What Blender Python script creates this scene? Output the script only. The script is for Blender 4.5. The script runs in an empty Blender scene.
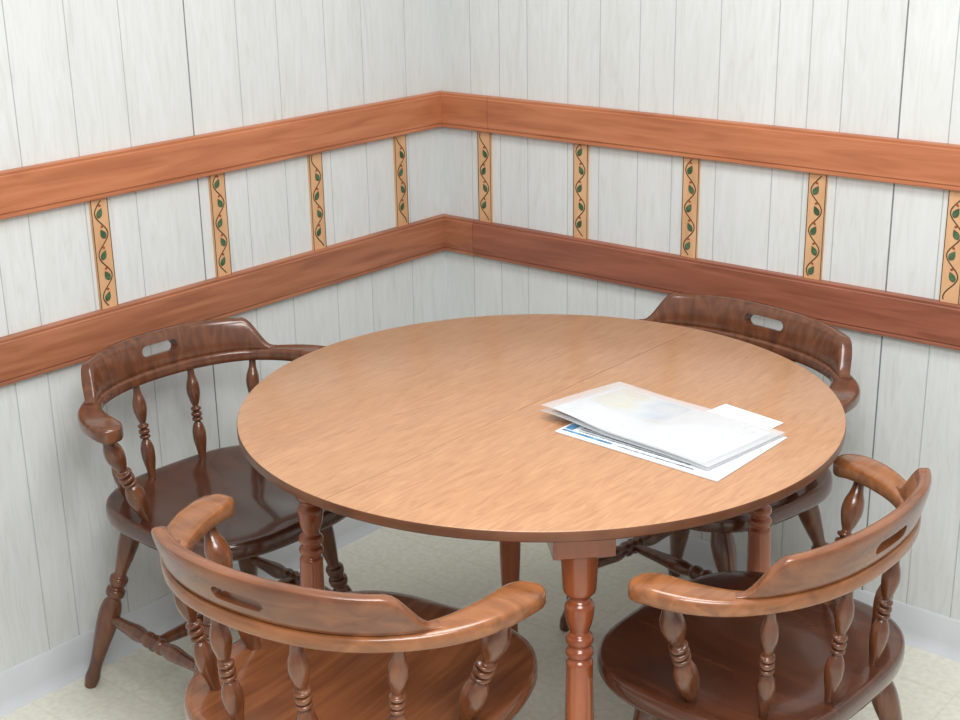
import bpy, bmesh, math, random
from mathutils import Vector, Matrix
random.seed(4)
scene=bpy.context.scene
COL=scene.collection
pi=math.pi

# ---------------------------------------------------------------- helpers
def lin(c):
    return tuple(((x/255)/12.92 if x/255<=.04045 else ((x/255+.055)/1.055)**2.4) for x in c)+(1,)
def new_mat(name):
    m=bpy.data.materials.new(name);m.use_nodes=True
    nt=m.node_tree;b=nt.nodes['Principled BSDF'];return m,nt,b
def ramp(nt,stops):
    r=nt.nodes.new('ShaderNodeValToRGB')
    e=r.color_ramp.elements
    e[0].position=stops[0][0];e[0].color=lin(stops[0][1])
    e[1].position=stops[-1][0];e[1].color=lin(stops[-1][1])
    for p,c in stops[1:-1]:
        x=e.new(p);x.color=lin(c)
    return r
def wood(name,dark,mid,light,scale=(3,3,30),rough=.3,coat=.3,nscale=3.0,bump=.05,dist=.6,crough=.1):
    m,nt,b=new_mat(name);N=nt.nodes;L=nt.links
    tc=N.new('ShaderNodeTexCoord');mp=N.new('ShaderNodeMapping');mp.inputs['Scale'].default_value=scale
    L.new(tc.outputs['Object'],mp.inputs['Vector'])
    n=N.new('ShaderNodeTexNoise');n.inputs['Scale'].default_value=nscale;n.inputs['Detail'].default_value=6;n.inputs['Distortion'].default_value=dist
    L.new(mp.outputs['Vector'],n.inputs['Vector'])
    r=ramp(nt,[(.3,dark),(.5,mid),(.72,light)])
    L.new(n.outputs['Fac'],r.inputs['Fac'])
    L.new(r.outputs['Color'],b.inputs['Base Color'])
    b.inputs['Roughness'].default_value=rough
    b.inputs['Coat Weight'].default_value=coat;b.inputs['Coat Roughness'].default_value=crough
    bp=N.new('ShaderNodeBump');bp.inputs['Strength'].default_value=bump;bp.inputs['Distance'].default_value=.002
    L.new(n.outputs['Fac'],bp.inputs['Height']);L.new(bp.outputs['Normal'],b.inputs['Normal'])
    return m
def plain(name,c,rough=.6,spec=.5,var=6,nscale=40):
    m,nt,b=new_mat(name);N=nt.nodes;L=nt.links
    tc=N.new('ShaderNodeTexCoord');n=N.new('ShaderNodeTexNoise');n.inputs['Scale'].default_value=nscale
    L.new(tc.outputs['Object'],n.inputs['Vector'])
    r=ramp(nt,[(.35,tuple(max(0,x-var) for x in c)),(.65,tuple(min(255,x+var) for x in c))])
    L.new(n.outputs['Fac'],r.inputs['Fac']);L.new(r.outputs['Color'],b.inputs['Base Color'])
    b.inputs['Roughness'].default_value=rough;b.inputs['Specular IOR Level'].default_value=spec
    return m
def finish(me,angle=40,smooth=True):
    bm=bmesh.new();bm.from_mesh(me);bmesh.ops.recalc_face_normals(bm,faces=bm.faces);bm.to_mesh(me);bm.free()
    if smooth:
        me.shade_smooth();me.set_sharp_from_angle(angle=math.radians(angle))
def mk(name,verts,faces,mats,parent=None,angle=40,smooth=True,fm=None,recalc=True):
    me=bpy.data.meshes.new(name);me.from_pydata([tuple(v) for v in verts],[],faces)
    for m in (mats if isinstance(mats,(list,tuple)) else [mats]): me.materials.append(m)
    if fm:
        for i,k in enumerate(fm): me.polygons[i].material_index=k
    me.update()
    if recalc: finish(me,angle,smooth)
    o=bpy.data.objects.new(name,me);COL.objects.link(o)
    if parent: o.parent=parent
    return o
class G:
    """geometry accumulator for one mesh"""
    def __init__(s): s.v=[];s.f=[];s.m=[]
    def add(s,v,f,mi=0):
        b=len(s.v);s.v+= [tuple(x) for x in v];s.f+=[tuple(i+b for i in q) for q in f];s.m+=[mi]*len(f)
    def box(s,a,b,mi=0):
        x0,y0,z0=a;x1,y1,z1=b
        v=[(x0,y0,z0),(x1,y0,z0),(x1,y1,z0),(x0,y1,z0),(x0,y0,z1),(x1,y0,z1),(x1,y1,z1),(x0,y1,z1)]
        s.add(v,[(0,3,2,1),(4,5,6,7),(0,1,5,4),(1,2,6,5),(2,3,7,6),(3,0,4,7)],mi)
    def obj(s,name,mats,parent=None,**k): return mk(name,s.v,s.f,mats,parent,fm=s.m,**k)
def catmull(pts,n):
    out=[];P=[2*Vector(pts[0])-Vector(pts[1])]+[Vector(p) for p in pts]+[2*Vector(pts[-1])-Vector(pts[-2])]
    for i in range(1,len(P)-2):
        for k in range(n):
            t=k/n;a,b,c,d=P[i-1],P[i],P[i+1],P[i+2]
            out.append(.5*((2*b)+(c-a)*t+(2*a-5*b+4*c-d)*t*t+(3*b-a-3*c+d)*t**3))
    out.append(P[-2]);return out
def lathe(g,p0,p1,prof,seg=18,mi=0,dense=4):
    p0=Vector(p0);p1=Vector(p1);ax=(p1-p0);L=ax.length;ax.normalize()
    u=ax.orthogonal().normalized();w=ax.cross(u)
    pr=catmull([(t,r,0) for t,r in prof],dense) if dense>1 else [Vector((t,r,0)) for t,r in prof]
    v=[];f=[]
    for q in pr:
        c=p0+ax*(q.x*L)
        for k in range(seg):
            a=2*pi*k/seg;v.append(c+(u*math.cos(a)+w*math.sin(a))*max(q.y,.002))
    n=len(pr)
    for i in range(n-1):
        for k in range(seg):
            k2=(k+1)%seg;f.append((i*seg+k,i*seg+k2,(i+1)*seg+k2,(i+1)*seg+k))
    f.append(tuple(range(seg))[::-1]);f.append(tuple((n-1)*seg+k for k in range(seg)))
    g.add(v,f,mi)
def turned(name,p0,p1,prof,mat,parent=None,seg=18):
    g=G();lathe(g,p0,p1,prof,seg);return g.obj(name,mat,parent,angle=50)
def struct(o): o['kind']='structure';return o

# ---------------------------------------------------------------- materials
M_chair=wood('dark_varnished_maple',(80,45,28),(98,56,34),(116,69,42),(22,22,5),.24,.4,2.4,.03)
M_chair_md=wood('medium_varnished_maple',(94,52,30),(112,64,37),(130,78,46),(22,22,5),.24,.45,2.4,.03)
M_chair_lit=wood('varnished_maple_lit',(114,69,39),(136,84,48),(156,99,59),(5,22,22),.26,.4,2.0,.03)  # same maple, light falling on the arm tops put into the colour
M_chair_half_lit=wood('varnished_maple_half_lit',(98,56,34),(118,70,42),(136,84,51),(5,22,22),.26,.4,2.0,.03)  # crest copy of the maple, some of the light painted into its tone
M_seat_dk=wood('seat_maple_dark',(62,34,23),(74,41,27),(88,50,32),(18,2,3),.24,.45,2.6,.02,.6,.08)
M_seat_lit=wood('seat_maple_lit',(98,56,34),(118,70,43),(136,84,51),(18,2,3),.24,.45,2.6,.02,.6,.08)  # front chair's seat, brightness of its lit top put into the colour
M_table=wood('laminate_wood_grain',(162,117,84),(174,129,94),(184,139,103),(34,4,2),.34,.22,2.8,.004,1.8,.2)
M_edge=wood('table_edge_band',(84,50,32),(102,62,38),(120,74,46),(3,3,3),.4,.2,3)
M_tleg=wood('table_leg_maple',(126,60,33),(150,78,43),(168,94,55),(9,9,1.5),.22,.45,3)
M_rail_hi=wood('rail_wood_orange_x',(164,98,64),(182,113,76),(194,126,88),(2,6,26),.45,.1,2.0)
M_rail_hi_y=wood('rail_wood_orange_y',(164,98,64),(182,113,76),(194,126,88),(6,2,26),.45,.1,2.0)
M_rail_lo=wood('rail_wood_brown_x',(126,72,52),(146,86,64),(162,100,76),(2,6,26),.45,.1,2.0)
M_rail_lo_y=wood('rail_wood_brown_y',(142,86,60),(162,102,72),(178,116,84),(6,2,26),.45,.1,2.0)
M_strip=wood('strip_wood',(196,150,108),(210,164,122),(220,178,136),(6,6,2),.5,.05,3)
M_leaf=plain('leaf_green_paint',(64,98,68),.6,.3,14,60)
M_vine=plain('vine_dark_paint',(78,64,42),.6,.3)
M_red=plain('bud_rust_paint',(150,78,46),.6,.3)
M_groove=plain('groove_pale_grey',(184,187,186),.9,.1,3)
M_groove_dk=plain('groove_seam_grey',(146,149,150),.9,.1,6)
M_base=plain('vinyl_baseboard',(206,210,214),.5,.4,4,8)

def wall_mat():
    m,nt,b=new_mat('whitewashed_panelling');N=nt.nodes;L=nt.links
    tc=N.new('ShaderNodeTexCoord');mp=N.new('ShaderNodeMapping')
    mp.inputs['Scale'].default_value=(26,26,3.2)
    L.new(tc.outputs['Object'],mp.inputs['Vector'])
    n=N.new('ShaderNodeTexNoise');n.inputs['Scale'].default_value=1.6;n.inputs['Detail'].default_value=8;n.inputs['Distortion'].default_value=2.0
    n.inputs['Roughness'].default_value=.6
    L.new(mp.outputs['Vector'],n.inputs['Vector'])
    r=ramp(nt,[(.28,(203,205,202)),(.44,(211,214,212)),(.6,(215,218,217)),(.8,(219,221,221))])
    L.new(n.outputs['Fac'],r.inputs['Fac'])
    n2=N.new('ShaderNodeTexNoise');n2.inputs['Scale'].default_value=1;n2.inputs['Detail'].default_value=0
    mp2=N.new('ShaderNodeMapping');mp2.inputs['Scale'].default_value=(9,9,.2);L.new(tc.outputs['Object'],mp2.inputs['Vector']);L.new(mp2.outputs['Vector'],n2.inputs['Vector'])
    mr=N.new('ShaderNodeMapRange');mr.inputs['From Min'].default_value=.3;mr.inputs['From Max'].default_value=.7;mr.inputs['To Min'].default_value=.97;mr.inputs['To Max'].default_value=1.01
    L.new(n2.outputs['Fac'],mr.inputs['Value'])
    mx=N.new('ShaderNodeMix');mx.data_type='RGBA';mx.blend_type='MULTIPLY';mx.inputs[0].default_value=1
    L.new(r.outputs['Color'],mx.inputs[6]);L.new(mr.outputs['Result'],mx.inputs[7])
    L.new(mx.outputs[2],b.inputs['Base Color'])
    b.inputs['Roughness'].default_value=.55;b.inputs['Specular IOR Level'].default_value=.3
    return m
M_wx=wall_mat()
def floor_mat():
    m,nt,b=new_mat('vinyl_floor_cream');N=nt.nodes;L=nt.links
    tc=N.new('ShaderNodeTexCoord')
    br=N.new('ShaderNodeTexBrick');br.offset=0;br.inputs['Scale'].default_value=1;br.inputs['Brick Width'].default_value=.152;br.inputs['Row Height'].default_value=.152
    br.inputs['Mortar Size'].default_value=.005;br.inputs['Mortar Smooth'].default_value=.8
    br.inputs['Color1'].default_value=lin((228,226,215));br.inputs['Color2'].default_value=lin((227,225,213));br.inputs['Mortar'].default_value=lin((221,218,205))
    L.new(tc.outputs['Object'],br.inputs['Vector'])
    n=N.new('ShaderNodeTexNoise');n.inputs['Scale'].default_value=70;n.inputs['Detail'].default_value=5
    L.new(tc.outputs['Object'],n.inputs['Vector'])
    r=ramp(nt,[(.35,(238,238,232)),(.65,(255,255,252))]);L.new(n.outputs['Fac'],r.inputs['Fac'])
    mx=N.new('ShaderNodeMix');mx.data_type='RGBA';mx.blend_type='MULTIPLY';mx.inputs[0].default_value=.8
    L.new(br.outputs['Color'],mx.inputs[6]);L.new(r.outputs['Color'],mx.inputs[7]);L.new(mx.outputs[2],b.inputs['Base Color'])
    b.inputs['Roughness'].default_value=.38
    return m
M_floor=floor_mat()

# ---------------------------------------------------------------- room shell
H=2.44
def wall(name,side,grooves,length):
    """plank panelling: flat faces with real V grooves"""
    prof=[(0,0,0)]
    for gpos,kind in sorted(grooves):
        w=(.0014,.0018)[kind];d=(.0012,.003)[kind]
        prof+=[(gpos-w,0,kind+1),(gpos,-d,kind+1),(gpos+w,0,0)]
    prof.append((length,0,0))
    v=[];f=[];fm=[]
    for (a,d,_) in prof:
        for z in (0,H):
            v.append((a,-d,z) if side=='x' else (d,-a,z))
    n=len(prof)
    for i in range(n-1):
        f.append((2*i,2*i+2,2*i+3,2*i+1));fm.append(prof[i][2])
    b=len(v)
    for a in (0,length):
        for z in (0,H): v.append((a,.08,z) if side=='x' else (-.08,-a,z))
    f.append((b,b+1,b+3,b+2));fm.append(0)
    f.append((0,1,b+1,b));fm.append(0);f.append((2*n-2,2*n-1,b+3,b+2));fm.append(0)
    f.append(tuple([1+2*i for i in range(n)]+[b+3,b+1]));fm.append(0)
    o=mk(name,v,f,[M_wx,M_groove,M_groove_dk],None,smooth=False,fm=fm);struct(o);return o
gr=[(.103,0),(.196,0),(.283,0),(.405,0),(.497,0),(.607,0),(.70,0),(.815,0),(.955,0),(1.03,0),(1.107,0),(1.235,1),(1.34,0),(1.44,0),(1.55,0),(1.68,1),(1.82,0),(1.92,0),(2.05,0),(2.2,1)]
gl=[(.127,0),(.278,0),(.40,0),(.546,0),(.663,0),(.802,1),(.967,0),(1.094,0),(1.225,0),(1.30,0),(1.44,0),(1.56,0),(1.7,1),(1.85,0),(2.0,0),(2.2,0)]
wall('wall_back','x',gr,3.4)
wall('wall_left','y',gl,3.6)
g=G();g.box((-.08,-3.6,-.05),(3.4,.08,0));struct(g.obj('floor',M_floor,smooth=False))

def baseboard(name,side,L):
    pr=[(0,0),(.016,0),(.014,.004),(.007,.012),(.005,.03),(.005,.086),(.003,.09),(0,.09)]
    v=[];n=len(pr)
    for a in (.0,L):
        for d,z in pr: v.append((a,-d,z) if side=='x' else (d,-a,z))
    f=[(i,(i+1)%n,n+(i+1)%n,n+i) for i in range(n)]+[tuple(range(n)),tuple(range(n,2*n))]
    struct(mk(name,v,f,M_base,angle=50))
baseboard('baseboard_back','x',3.4);baseboard('baseboard_left','y',3.6)

def rail(name,side,a0,a1,z0,z1,mat):
    t=.019
    pr=[(0,z0),(t-.004,z0),(t-.0015,z0+.002),(t-.0015,z0+.007),(t-.003,z0+.0085),(t-.003,z0+.0105),(t,z0+.012),(t,z1-.009),(t-.002,z1-.007),(t-.002,z1-.0055),(t-.0015,z1-.002),(t-.004,z1),(0,z1)]
    v=[];n=len(pr)
    for a in (a0,a1):
        for d,z in pr: v.append((a+(d if (a==0) else 0),-d,z) if side=='x' else (d,-a-(d if a==0 else 0),z))
    f=[(i,(i+1)%n,n+(i+1)%n,n+i) for i in range(n)]+[tuple(range(n)),tuple(range(n,2*n))]
    return struct(mk(name,v,f,mat,angle=25))
Z=(1.1155,1.0257,.7938,.6995)
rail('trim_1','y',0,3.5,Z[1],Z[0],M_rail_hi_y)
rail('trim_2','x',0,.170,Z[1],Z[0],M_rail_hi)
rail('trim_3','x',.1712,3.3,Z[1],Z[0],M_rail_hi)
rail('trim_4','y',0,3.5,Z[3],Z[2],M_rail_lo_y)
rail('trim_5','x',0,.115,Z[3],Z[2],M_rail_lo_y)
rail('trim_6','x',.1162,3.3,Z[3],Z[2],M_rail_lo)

def strip(name,side,a,phase):
    w=.021;z0,z1=Z[2]-.001,Z[1]+.001;th=.006
    g=G()
    def P(u,z,d):
        return (a+u,-d,z) if side=='x' else (d,-a-u,z)
    def quadbox(u0,u1,za,zb,d0,d1,mi):
        v=[P(u0,za,d0),P(u1,za,d0),P(u1,za,d1),P(u0,za,d1),P(u0,zb,d0),P(u1,zb,d0),P(u1,zb,d1),P(u0,zb,d1)]
        g.add(v,[(0,3,2,1),(4,5,6,7),(0,1,5,4),(1,2,6,5),(2,3,7,6),(3,0,4,7)],mi)
    quadbox(-w,w,z0,z1,0,th,0)
    for s in (-1,1): quadbox(s*w*.95-.0008,s*w*.95+.0008,z0+.001,z1-.001,th,th+.0005,2)
    d=th+.0005;hh=z1-z0;n=90;per=.088
    def cx(z): return .0135*math.sin(2*pi*(z-z0)/per+phase)
    v=[];f=[]
    for i in range(n+1):
        z=z0+.006+(hh-.012)*i/n;c=cx(z)
        sl=.0135*2*pi/per*math.cos(2*pi*(z-z0)/per+phase);k=math.sqrt(1+sl*sl)
        t=.0013
        v+=[P(c-t*1/k,z+t*sl/k,d),P(c+t*1/k,z-t*sl/k,d)]
    f=[(2*i,2*i+1,2*i+3,2*i+2) for i in range(n)];g.add(v,f,2)
    def leaf(cu,cz,ang,L,W,mi,dd):
        pts=[]
        for k in range(13):
            t=k/12;pts.append((t*L,W*math.sin(pi*t**.75)))
        for k in range(11,0,-1):
            t=k/12;pts.append((t*L,-W*math.sin(pi*t**.75)))
        ca,sa=math.cos(ang),math.sin(ang)
        v=[P(cu+x*ca-y*sa,cz+x*sa+y*ca,dd) for x,y in pts];g.add(v,[tuple(range(len(v)))],mi)
    for k in range(-2,12):
        z=z0+((k+.5)*pi-phase)*per/(2*pi)
        if z<z0+.016 or z>z1-.018: continue
        s=1 if math.sin((k+.5)*pi)>0 else -1
        an=(math.radians(118) if s>0 else math.radians(62))
        leaf(s*.007,z-.010,an,.023,.0068,2,d+.0004)
        leaf(s*.007+.001*math.cos(an),z-.010+.001*math.sin(an),an,.021,.0059,1,d+.0006)
        leaf(-s*.003,z+.014,(math.radians(150) if s<0 else math.radians(30)),.010,.0024,3,d+.0008)
    o=g.obj(name,[M_strip,M_leaf,M_vine,M_red],smooth=False);struct(o);return o
i=7
for a in (.162,.455,.753,1.064,1.375,1.68): strip('trim_%d'%i,'y',a,(.6*i)%(2*pi));i+=1
for a in (.148,.448,.755,1.067,1.374,1.68,1.99): strip('trim_%d'%i,'x',a,(.6*i)%(2*pi));i+=1

# ---------------------------------------------------------------- captain's chair
P_LEG=[(0,.013),(.05,.0165),(.09,.0145),(.13,.014),(.22,.0175),(.33,.0225),(.42,.024),(.47,.020),(.50,.014),(.515,.020),(.545,.0205),(.56,.014),(.58,.019),(.61,.0195),(.63,.013),(.70,.017),(.80,.0225),(.87,.0225),(.93,.017),(1,.014)]
P_STR=[(0,.009),(.06,.011),(.2,.014),(.32,.0175),(.4,.0135),(.42,.017),(.45,.017),(.47,.0135),(.5,.0185),(.53,.0135),(.55,.017),(.58,.017),(.6,.0135),(.68,.0175),(.8,.014),(.94,.011),(1,.009)]
P_SP=[(0,.007),(.07,.008),(.14,.0105),(.24,.0145),(.33,.0148),(.40,.0105),(.43,.0066),(.445,.0112),(.465,.0112),(.478,.0066),(.49,.0115),(.52,.0115),(.533,.0066),(.55,.0112),(.57,.0112),(.585,.0066),(.64,.0105),(.73,.0147),(.81,.0135),(.89,.0085),(1,.007)]
P_POST=[(t,r*1.32) for t,r in P_SP]
ctrl=[(.286,.068),(.288,.03),(.275,-.028),(.240,-.088),(.182,-.138),(.10,-.170),(0,-.180)]
full=[Vector((x,y,0)) for x,y in ctrl]+[Vector((-x,y,0)) for x,y in ctrl[-2::-1]]
PATH=catmull([tuple(p) for p in full],10)
S=[0]
for a,b in zip(PATH,PATH[1:]): S.append(S[-1]+(b-a).length)
SL=S[-1]
def at(s):
    s=min(max(s,0),SL)
    for i in range(len(S)-1):
        if S[i+1]>=s:
            t=(s-S[i])/(S[i+1]-S[i]+1e-9);p=PATH[i].lerp(PATH[i+1],t);d=(PATH[i+1]-PATH[i]).normalized();return p,d
def smoothstep(a,b,x):
    t=min(max((x-a)/(b-a),0),1);return t*t*(3-2*t)
def sect(n=20,e=4.0):
    o=[]
    for k in range(n):
        a=2*pi*(k+.5)/n;c,s=math.cos(a),math.sin(a)
        o.append((math.copysign(abs(c)**(2/e),c),math.copysign(abs(s)**(2/e),s)))
    return o
SEC=sect()
def sweep(g,rows,mi=0):
    v=[];n=len(SEC)
    for c,w,hw,hh,lean in rows:
        for a,b in SEC: v.append(c+w*(a*hw+lean*(b*hh))+Vector((0,0,b*hh)))
    f=[]
    for i in range(len(rows)-1):
        for k in range(n):
            k2=(k+1)%n;f.append((i*n+k,i*n+k2,(i+1)*n+k2,(i+1)*n+k))
    f.append(tuple(range(n)));f.append(tuple((len(rows)-1)*n+k for k in range(n)))
    g.add(v,f,mi)
ZB=.667;ZS=.014
def build_chair():
    root=bpy.data.objects.new('captains_chair',None);COL.objects.link(root)
    nseg=64
    def outl(a):
        c,s=math.cos(a),math.sin(a)
        x=.242*math.copysign(abs(c)**.64,c)
        y=(.266 if s>0 else .182)*math.copysign(abs(s)**(.62 if s>0 else .80),s)
        return x,y
    v=[(0,0,.431+ZS)];f=[]
    def ztop(x,y,r):
        dip=-.012*(1-smoothstep(.45,.95,r))
        ridge=.006*math.exp(-(x/.05)**2)*smoothstep(.0,.2,y)*(1-smoothstep(.9,1,r))
        return .443+ZS+dip+ridge
    rr=[.2,.4,.55,.7,.8,.88,.94,.975]
    for r in rr:
        for k in range(nseg):
            x,y=outl(2*pi*k/nseg);v.append((x*r,y*r,ztop(x*r,y*r,r)))
    for r,z in ((.993,.439),(1.0,.431),(1.0,.418),(.985,.409),(.93,.405),(.4,.405)):
        for k in range(nseg):
            x,y=outl(2*pi*k/nseg);v.append((x*r,y*r,z+ZS))
    nr=len(rr)+6
    for k in range(nseg): f.append((0,1+k,1+(k+1)%nseg))
    for i in range(nr-1):
        for k in range(nseg):
            k2=(k+1)%nseg;f.append((1+i*nseg+k,1+(i+1)*nseg+k,1+(i+1)*nseg+k2,1+i*nseg+k2))
    f.append(tuple(1+(nr-1)*nseg+k for k in range(nseg)))
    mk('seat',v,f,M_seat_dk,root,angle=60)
    tops={};feet={}
    for sx in (1,-1):
        for sy in (1,-1):
            t=Vector((sx*.130,(.14 if sy>0 else -.12),.408+ZS));b=Vector((sx*.236,(.160 if sy>0 else -.222),.0))
            tops[sx,sy]=t;feet[sx,sy]=b
            turned('leg',b,t,P_LEG,M_chair,root)
    def legat(k,z): 
        b,t=feet[k],tops[k];return b.lerp(t,z/t.z)
    for sx in (1,-1):
        turned('side_stretcher',legat((sx,-1),.165),legat((sx,1),.165),P_STR,M_chair,root)
    a=(legat((1,-1),.165)+legat((1,1),.165))/2;b=(legat((-1,-1),.165)+legat((-1,1),.165))/2
    turned('cross_stretcher',a,b,P_STR,M_chair,root)
    g=G();rows=[];R=.030
    ss=[0,.0015,.004,.008,.013,.019,.026,.034]+[.034+(SL-.068)*i/76 for i in range(1,77)]+[SL-x for x in (.026,.019,.013,.008,.004,.0015,0)]
    for s in ss:
        p,d=at(s);e=min(s,SL-s)
        arm=1-smoothstep(.05,.24,e)
        hw=.0165+.0150*arm
        if e<R: hw*=math.sqrt(max(.02,1-((R-e)/R)**2))
        hh=.0125+.0030*arm
        if e<.014: hh*=.6+.4*math.sqrt(1-((.014-e)/.014)**2)
        z=ZB+.005*(1-smoothstep(.03,.20,e))-.004*(1-smoothstep(0,.05,e))
        w=Vector((-d.y,d.x,0))
        rows.append((Vector((p.x,p.y,z)),w,hw,hh,0))
    sweep(g,rows);g.obj('arm_rail',M_chair,root,angle=50)
    g=G();rows=[];s0=.163;s1=SL-s0;n=72
    HC=.072;LEAN=.26
    for i in range(n+1):
        u=i/n;s=s0+(s1-s0)*u;p,d=at(s);e=min(u,1-u)*(s1-s0)
        h=.006+(HC-.012)*smoothstep(.008,.070,e)+.006*smoothstep(.06,.2,e)
        tw=.0095+.0035*smoothstep(0,.05,e)
        base=ZB+.010
        w=Vector((-d.y,d.x,0))
        if w.dot(Vector((p.x,p.y+.03,0)))<0: w=-w
        c=Vector((p.x,p.y,base+h/2))+w*(LEAN*h/2)
        rows.append((c,w,tw,h/2,LEAN))
    sweep(g,rows);cr=g.obj('crest_rail',M_chair,root,angle=50)
    cg=G();n=40;v=[];f=[]
    yb=-.180-.012
    for y in (yb-.10,yb+.10):
        for k in range(n):
            a=2*pi*k/n;c,s=math.cos(a),math.sin(a)
            x=.034*(1 if c>0 else -1)+.0115*c;z=.0115*s
            zz=ZB+.047+z-.9*x*x+.30*(y-yb)
            v.append((x,y,zz))
    f=[(k,(k+1)%n,n+(k+1)%n,n+k) for k in range(n)]+[tuple(range(n)),tuple(range(n,2*n))]
    cg.add(v,f);cut=cg.obj('cutter',M_chair)
    md=cr.modifiers.new('b','BOOLEAN');md.object=cut;md.operation='DIFFERENCE';md.solver='EXACT'
    bpy.context.view_layer.update()
    dg=bpy.context.evaluated_depsgraph_get()
    me=bpy.data.meshes.new_from_object(cr.evaluated_get(dg));cr.modifiers.clear();cr.data=me
    bpy.data.objects.remove(cut)
    me.shade_smooth();me.set_sharp_from_angle(angle=math.radians(40))
    for sx in (1,-1):
        for (bx,by,tx,ty) in ((.068,-.150,.072,-.174),(.168,-.096,.205,-.122)):
            turned('spindle',(sx*bx,by,.432+ZS),(sx*tx,ty,ZB-.004),P_SP,M_chair,root,16)
        turned('arm_post',(sx*.196,.015,.428+ZS),(sx*.283,.012,ZB-.004),P_POST,M_chair,root,18)
    return root
base=build_chair()
kids=list(base.children)
label_c=["dark brown captain's chair tucked beside panelled wall and round table",
 "dark captain's chair with its back to the panelled corner wall",
 "warm brown captain's chair with curved arms pushed up to table",
 "reddish brown captain's chair beside the papers on the table"]
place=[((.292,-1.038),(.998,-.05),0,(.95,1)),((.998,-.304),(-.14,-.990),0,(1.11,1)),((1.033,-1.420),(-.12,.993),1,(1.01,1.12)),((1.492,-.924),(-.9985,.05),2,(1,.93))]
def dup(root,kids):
    r=root.copy();COL.objects.link(r)
    for k in kids:
        c=k.copy();c.parent=r;COL.objects.link(c)
    return r
roots=[base]+[dup(base,kids) for _ in range(3)]
for r,((x,y),(fx,fy),mk_,sc),lb in zip(roots,place,label_c):
    r.location=(x,y,0);r.rotation_euler=(0,0,math.atan2(fy,fx)-pi/2);r.scale=(sc[0],sc[1],1)
    r['label']=lb;r['category']='chair';r['group']="captain's chairs around the table"
    if mk_:  # near chairs take maple copies with light on their tops painted in
        for c in r.children:
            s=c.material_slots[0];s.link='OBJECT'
            if mk_==1: s.material=M_seat_lit if c.name.startswith('seat') else (M_chair_lit if c.name.startswith('arm_rail') else (M_chair_half_lit if c.name.startswith('crest') else M_chair_md))
            else: s.material=M_seat_dk if c.name.startswith('seat') else (M_chair_lit if c.name.startswith('arm_rail') else (M_chair_half_lit if c.name.startswith('crest') else M_chair))

# ---------------------------------------------------------------- table
TX,TY,TR,TZ=.972,-.855,.534,.742
tab=bpy.data.objects.new('round_table',None);COL.objects.link(tab);tab.location=(TX,TY,0)
tab['label']='round wood-grain laminate dining table with turned maple legs';tab['category']='table'
prof=[(.0,TZ),(TR-.003,TZ),(TR-.001,TZ-.001),(TR,TZ-.003),(TR,TZ-.016),(TR-.002,TZ-.018),(TR-.03,TZ-.018),(.0,TZ-.018)]
def half(g,s):
    gap=.00028
    m=72;v=[]
    for r,z in prof[1:-1]:
        for k in range(m+1):
            a=-pi/2+pi*k/m;v.append((s*(max(r*math.cos(a),0)+gap),r*math.sin(a),z))
    R=len(prof)-2
    top=tuple(range(m+1));bot=tuple((R-1)*(m+1)+k for k in range(m+1))
    g.add(v,[top],0)
    b=len(g.v)-len(v)
    def addf(q,mi): g.f.append(tuple(b+i for i in q));g.m.append(mi)
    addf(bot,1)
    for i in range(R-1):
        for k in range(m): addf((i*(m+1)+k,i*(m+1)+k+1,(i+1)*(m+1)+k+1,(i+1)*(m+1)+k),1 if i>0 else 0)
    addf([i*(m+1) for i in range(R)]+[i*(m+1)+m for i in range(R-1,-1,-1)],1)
g=G();half(g,1);half(g,-1)
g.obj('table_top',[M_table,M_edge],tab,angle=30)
P_TLEG=[(0,.015),(.03,.018),(.06,.0165),(.16,.018),(.34,.023),(.50,.0235),(.66,.0215),(.685,.0215),(.697,.0165),(.705,.0215),(.718,.0215),(.728,.0165),(.738,.0215),(.752,.0215),(.764,.0155),(.79,.0205),(.82,.0235),(.835,.0225),(.850,.0150),(.862,.0225),(.875,.0265),(.93,.0285),(1,.031)]
A=.292;rot=Matrix.Rotation(.02,3,'Z')
for sx in (1,-1):
    for sy in (1,-1):
        t=rot@Vector((sx*A,sy*A,TZ-.070));b=rot@Vector((sx*(A+.015),sy*(A+.015),0))
        turned('leg',b,t,P_TLEG,M_tleg,tab,24)
        g=G();c=rot@Vector((sx*A,sy*A,0));u=(rot@Vector((sx,sy,0))).normalized();w=Vector((-u.y,u.x,0))
        vv=[]
        for z,k in ((TZ-.090,.8),(TZ-.084,1.0),(TZ-.0185,1.0)):
            for a,bb in ((-.048,-.042),(.048,-.042),(.048,.042),(-.048,.042)): 
                p=c+w*a*k+u*bb*k;vv.append((p.x,p.y,z))
        ff=[(0,1,2,3),(8,9,10,11)]
        for i in (0,1):
            for k in range(4): ff.append((i*4+k,i*4+(k+1)%4,i*4+4+(k+1)%4,i*4+4+k))
        g.add(vv,ff);g.obj('leg_block',M_tleg,tab,smooth=False)
for y in (-.20,.20):
    g=G();g.box((-.28,y-.02,TZ-.048),(.28,y+.02,TZ-.0185));g.obj('slide_rail',M_edge,tab,smooth=False)

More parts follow.
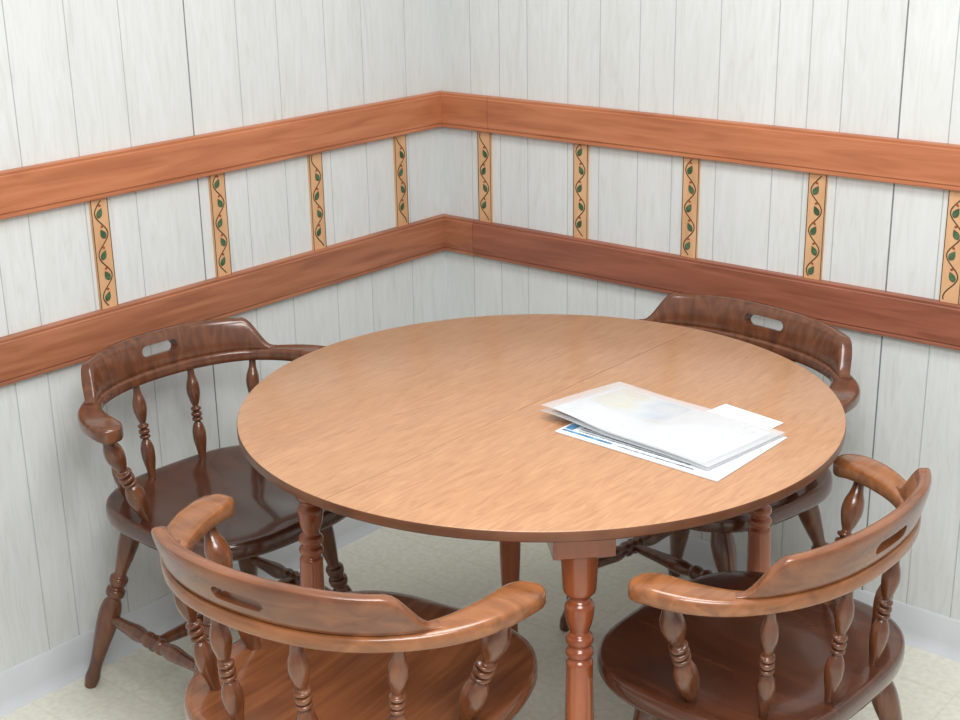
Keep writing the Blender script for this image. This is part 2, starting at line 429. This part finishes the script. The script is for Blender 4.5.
# ---------------------------------------------------------------- papers
M_white=plain('white_paper',(222,224,227),.55,.4,3)
M_print=plain('grey_printed_band',(120,128,138),.5,.4,40,160)
M_blue=plain('blue_printed_band',(84,136,176),.4,.4,30,60)
M_photo,nt,b=new_mat('printed_insert');N=nt.nodes;L=nt.links;tc=N.new('ShaderNodeTexCoord')
n1=N.new('ShaderNodeTexNoise');n1.inputs['Scale'].default_value=10;n1.inputs['Detail'].default_value=1;L.new(tc.outputs['Object'],n1.inputs['Vector'])
rr_=ramp(nt,[(.36,(134,172,204)),(.46,(206,212,216)),(.54,(214,210,196)),(.62,(214,196,140)),(.72,(214,212,204))]);L.new(n1.outputs['Fac'],rr_.inputs['Fac']);L.new(rr_.outputs['Color'],b.inputs['Base Color'])
M_film,nt,b=new_mat('frosted_plastic_film');N=nt.nodes;L=nt.links
b.inputs['Base Color'].default_value=lin((220,223,225));b.inputs['Roughness'].default_value=.14;b.inputs['Alpha'].default_value=.40
b.inputs['Coat Weight'].default_value=.6;b.inputs['Coat Roughness'].default_value=.08
tc=N.new('ShaderNodeTexCoord');n1=N.new('ShaderNodeTexNoise');n1.inputs['Scale'].default_value=7;n1.inputs['Detail'].default_value=1;n1.inputs['Distortion'].default_value=.6
L.new(tc.outputs['Object'],n1.inputs['Vector']);bp=N.new('ShaderNodeBump');bp.inputs['Strength'].default_value=.3;bp.inputs['Distance'].default_value=.006
L.new(n1.outputs['Fac'],bp.inputs['Height']);L.new(bp.outputs['Normal'],b.inputs['Normal']);L.new(bp.outputs['Normal'],b.inputs['Coat Normal'])

def sheet(g,q,z0,th,mi=0,nu=14,nv=10,hf=None):
    q=[Vector((a,b,0)) for a,b in q]
    def P(u,v,dz):
        p=q[0].lerp(q[1],u).lerp(q[3].lerp(q[2],u),v);h=(hf(u,v) if hf else 0)
        return (p.x,p.y,z0+h+dz)
    v=[];f=[]
    for dz in (0,th):
        for i in range(nu+1):
            for j in range(nv+1): v.append(P(i/nu,j/nv,dz))
    o=(nu+1)*(nv+1)
    I=lambda i,j,k=0:k*o+i*(nv+1)+j
    for i in range(nu):
        for j in range(nv):
            f.append((I(i,j),I(i,j+1),I(i+1,j+1),I(i+1,j)));f.append((I(i,j,1),I(i+1,j,1),I(i+1,j+1,1),I(i,j+1,1)))
    for i in range(nu):
        f.append((I(i,0),I(i+1,0),I(i+1,0,1),I(i,0,1)));f.append((I(i,nv),I(i+1,nv),I(i+1,nv,1),I(i,nv,1)))
    for j in range(nv):
        f.append((I(0,j),I(0,j+1),I(0,j+1,1),I(0,j,1)));f.append((I(nu,j),I(nu,j+1),I(nu,j+1,1),I(nu,j,1)))
    g.add(v,f,mi)
def lerp2(q,u,v):
    a=Vector(q[0]).lerp(Vector(q[1]),u);b_=Vector(q[3]).lerp(Vector(q[2]),u);return tuple(a.lerp(b_,v))
def sub(q,u0,u1,v0,v1): return [lerp2(q,u0,v0),lerp2(q,u1,v0),lerp2(q,u1,v1),lerp2(q,u0,v1)]
Zt=TZ+.0006
mq=[(1.086,-.958),(1.409,-.973),(1.408,-.748),(1.085,-.735)]
mag=bpy.data.objects.new('magazine',None);COL.objects.link(mag)
mag['label']='white brochure with blue and grey printing under the plastic folder';mag['category']='magazine'
g=G();sheet(g,mq,Zt,.002,0,4,4)
g.obj('page_block',M_white,mag,smooth=False)
g=G();z=Zt+.0023
sheet(g,sub(mq,.01,.99,.02,.98),z,.0003,0,4,4)
sheet(g,sub(mq,.02,.34,.045,.075),z+.0005,.0002,2,2,2)
sheet(g,sub(mq,.02,.07,.09,.2),z+.0005,.0002,2,2,2)
for k in range(3): sheet(g,sub(mq,.10,.80-.05*k,.10+.035*k,.115+.035*k),z+.0005,.0002,1,2,2)
sheet(g,sub(mq,.38,.84,.045,.065),z+.0005,.0002,1,2,2)
g.obj('printed_cover',[M_white,M_print,M_blue],mag,smooth=False)
fq=[(1.030,-.926),(1.380,-.954),(1.404,-.748),(1.056,-.724)]
def bul(u,v):
    a=max(0,math.sin(pi*min(1,u*.9+.08)))
    return .003+.006*a*(1-.5*v)+.015*(1-smoothstep(0,.45,u))*(1-.6*v)+.0009*math.sin(9*u+3*v)
fo=bpy.data.objects.new('plastic_folder',None);COL.objects.link(fo)
fo['label']='frosted clear plastic folder holding loose papers on the table';fo['category']='folder'
def shaded(name,g,mats,par): return g.obj(name,mats,par,angle=40)
g=G();sheet(g,fq,Zt+.0036,.0004,0,24,14,lambda u,v:bul(u,v)*.62);shaded('back_sheet',g,M_film,fo)
g=G();q=sub(fq,.04,.95,.06,.95);sheet(g,q,Zt+.0046,.0006,0,24,14,lambda u,v:bul(.04+.91*u,.06+.89*v)*.8);shaded('paper_stack',g,M_white,fo)
g=G();q=sub(fq,.08,.5,.45,.92);sheet(g,q,Zt+.0057,.0002,0,12,8,lambda u,v:bul(.08+.42*u,.45+.47*v)*.83);shaded('paper_insert',g,M_photo,fo)
g=G();sheet(g,fq,Zt+.0068,.0004,0,32,18,lambda u,v:bul(u,v)*1.0);shaded('front_sheet',g,M_film,fo)
g=G();sheet(g,[(1.236,-.738),(1.366,-.738),(1.370,-.690),(1.246,-.670)],Zt+.0,.0008,0,4,4)
s=g.obj('paper_slip',M_white,smooth=False);s['label']='small white paper slip sticking out beside the plastic folder';s['category']='paper'

# ---------------------------------------------------------------- lights
def area(name,loc,rot,sx,sy,e,col=(1,1,1)):
    l=bpy.data.lights.new(name,'AREA');l.shape='RECTANGLE';l.size=sx;l.size_y=sy;l.energy=e;l.color=col
    o=bpy.data.objects.new(name,l);COL.objects.link(o);o.location=loc;o.rotation_euler=rot;return o
area('ceiling_panel_light',(1.3,-1.1,2.42),(0,0,0),1.2,.6,26,(1,1,.99))
area('ceiling_panel_light',(2.4,-2.4,2.42),(0,0,0),1.2,1.2,66,(1,1,.99))
w=bpy.data.worlds.new('w');scene.world=w;w.use_nodes=True
w.node_tree.nodes['Background'].inputs[0].default_value=(.97,.985,1,1);w.node_tree.nodes['Background'].inputs[1].default_value=.64

# ---------------------------------------------------------------- camera
f_,yaw,pitch,roll=1413.498,.6993,.3289,-.0176
h=Vector((-math.sin(yaw),math.cos(yaw),0));r=Vector((math.cos(yaw),math.sin(yaw),0))
F=h*math.cos(pitch)+Vector((0,0,-math.sin(pitch)));U=r.cross(F)
R2=r*math.cos(roll)+U*math.sin(roll);U2=U*math.cos(roll)-r*math.sin(roll)
cd=bpy.data.cameras.new('camera');cam=bpy.data.objects.new('camera',cd);COL.objects.link(cam)
cd.sensor_width=36;cd.lens=f_*36/960;cd.clip_start=.02
M=Matrix((R2,U2,-F)).transposed().to_4x4();M.translation=Vector((2.4177,-2.735,1.63));cam.matrix_world=M
scene.camera=cam
scene.view_settings.view_transform='Standard'
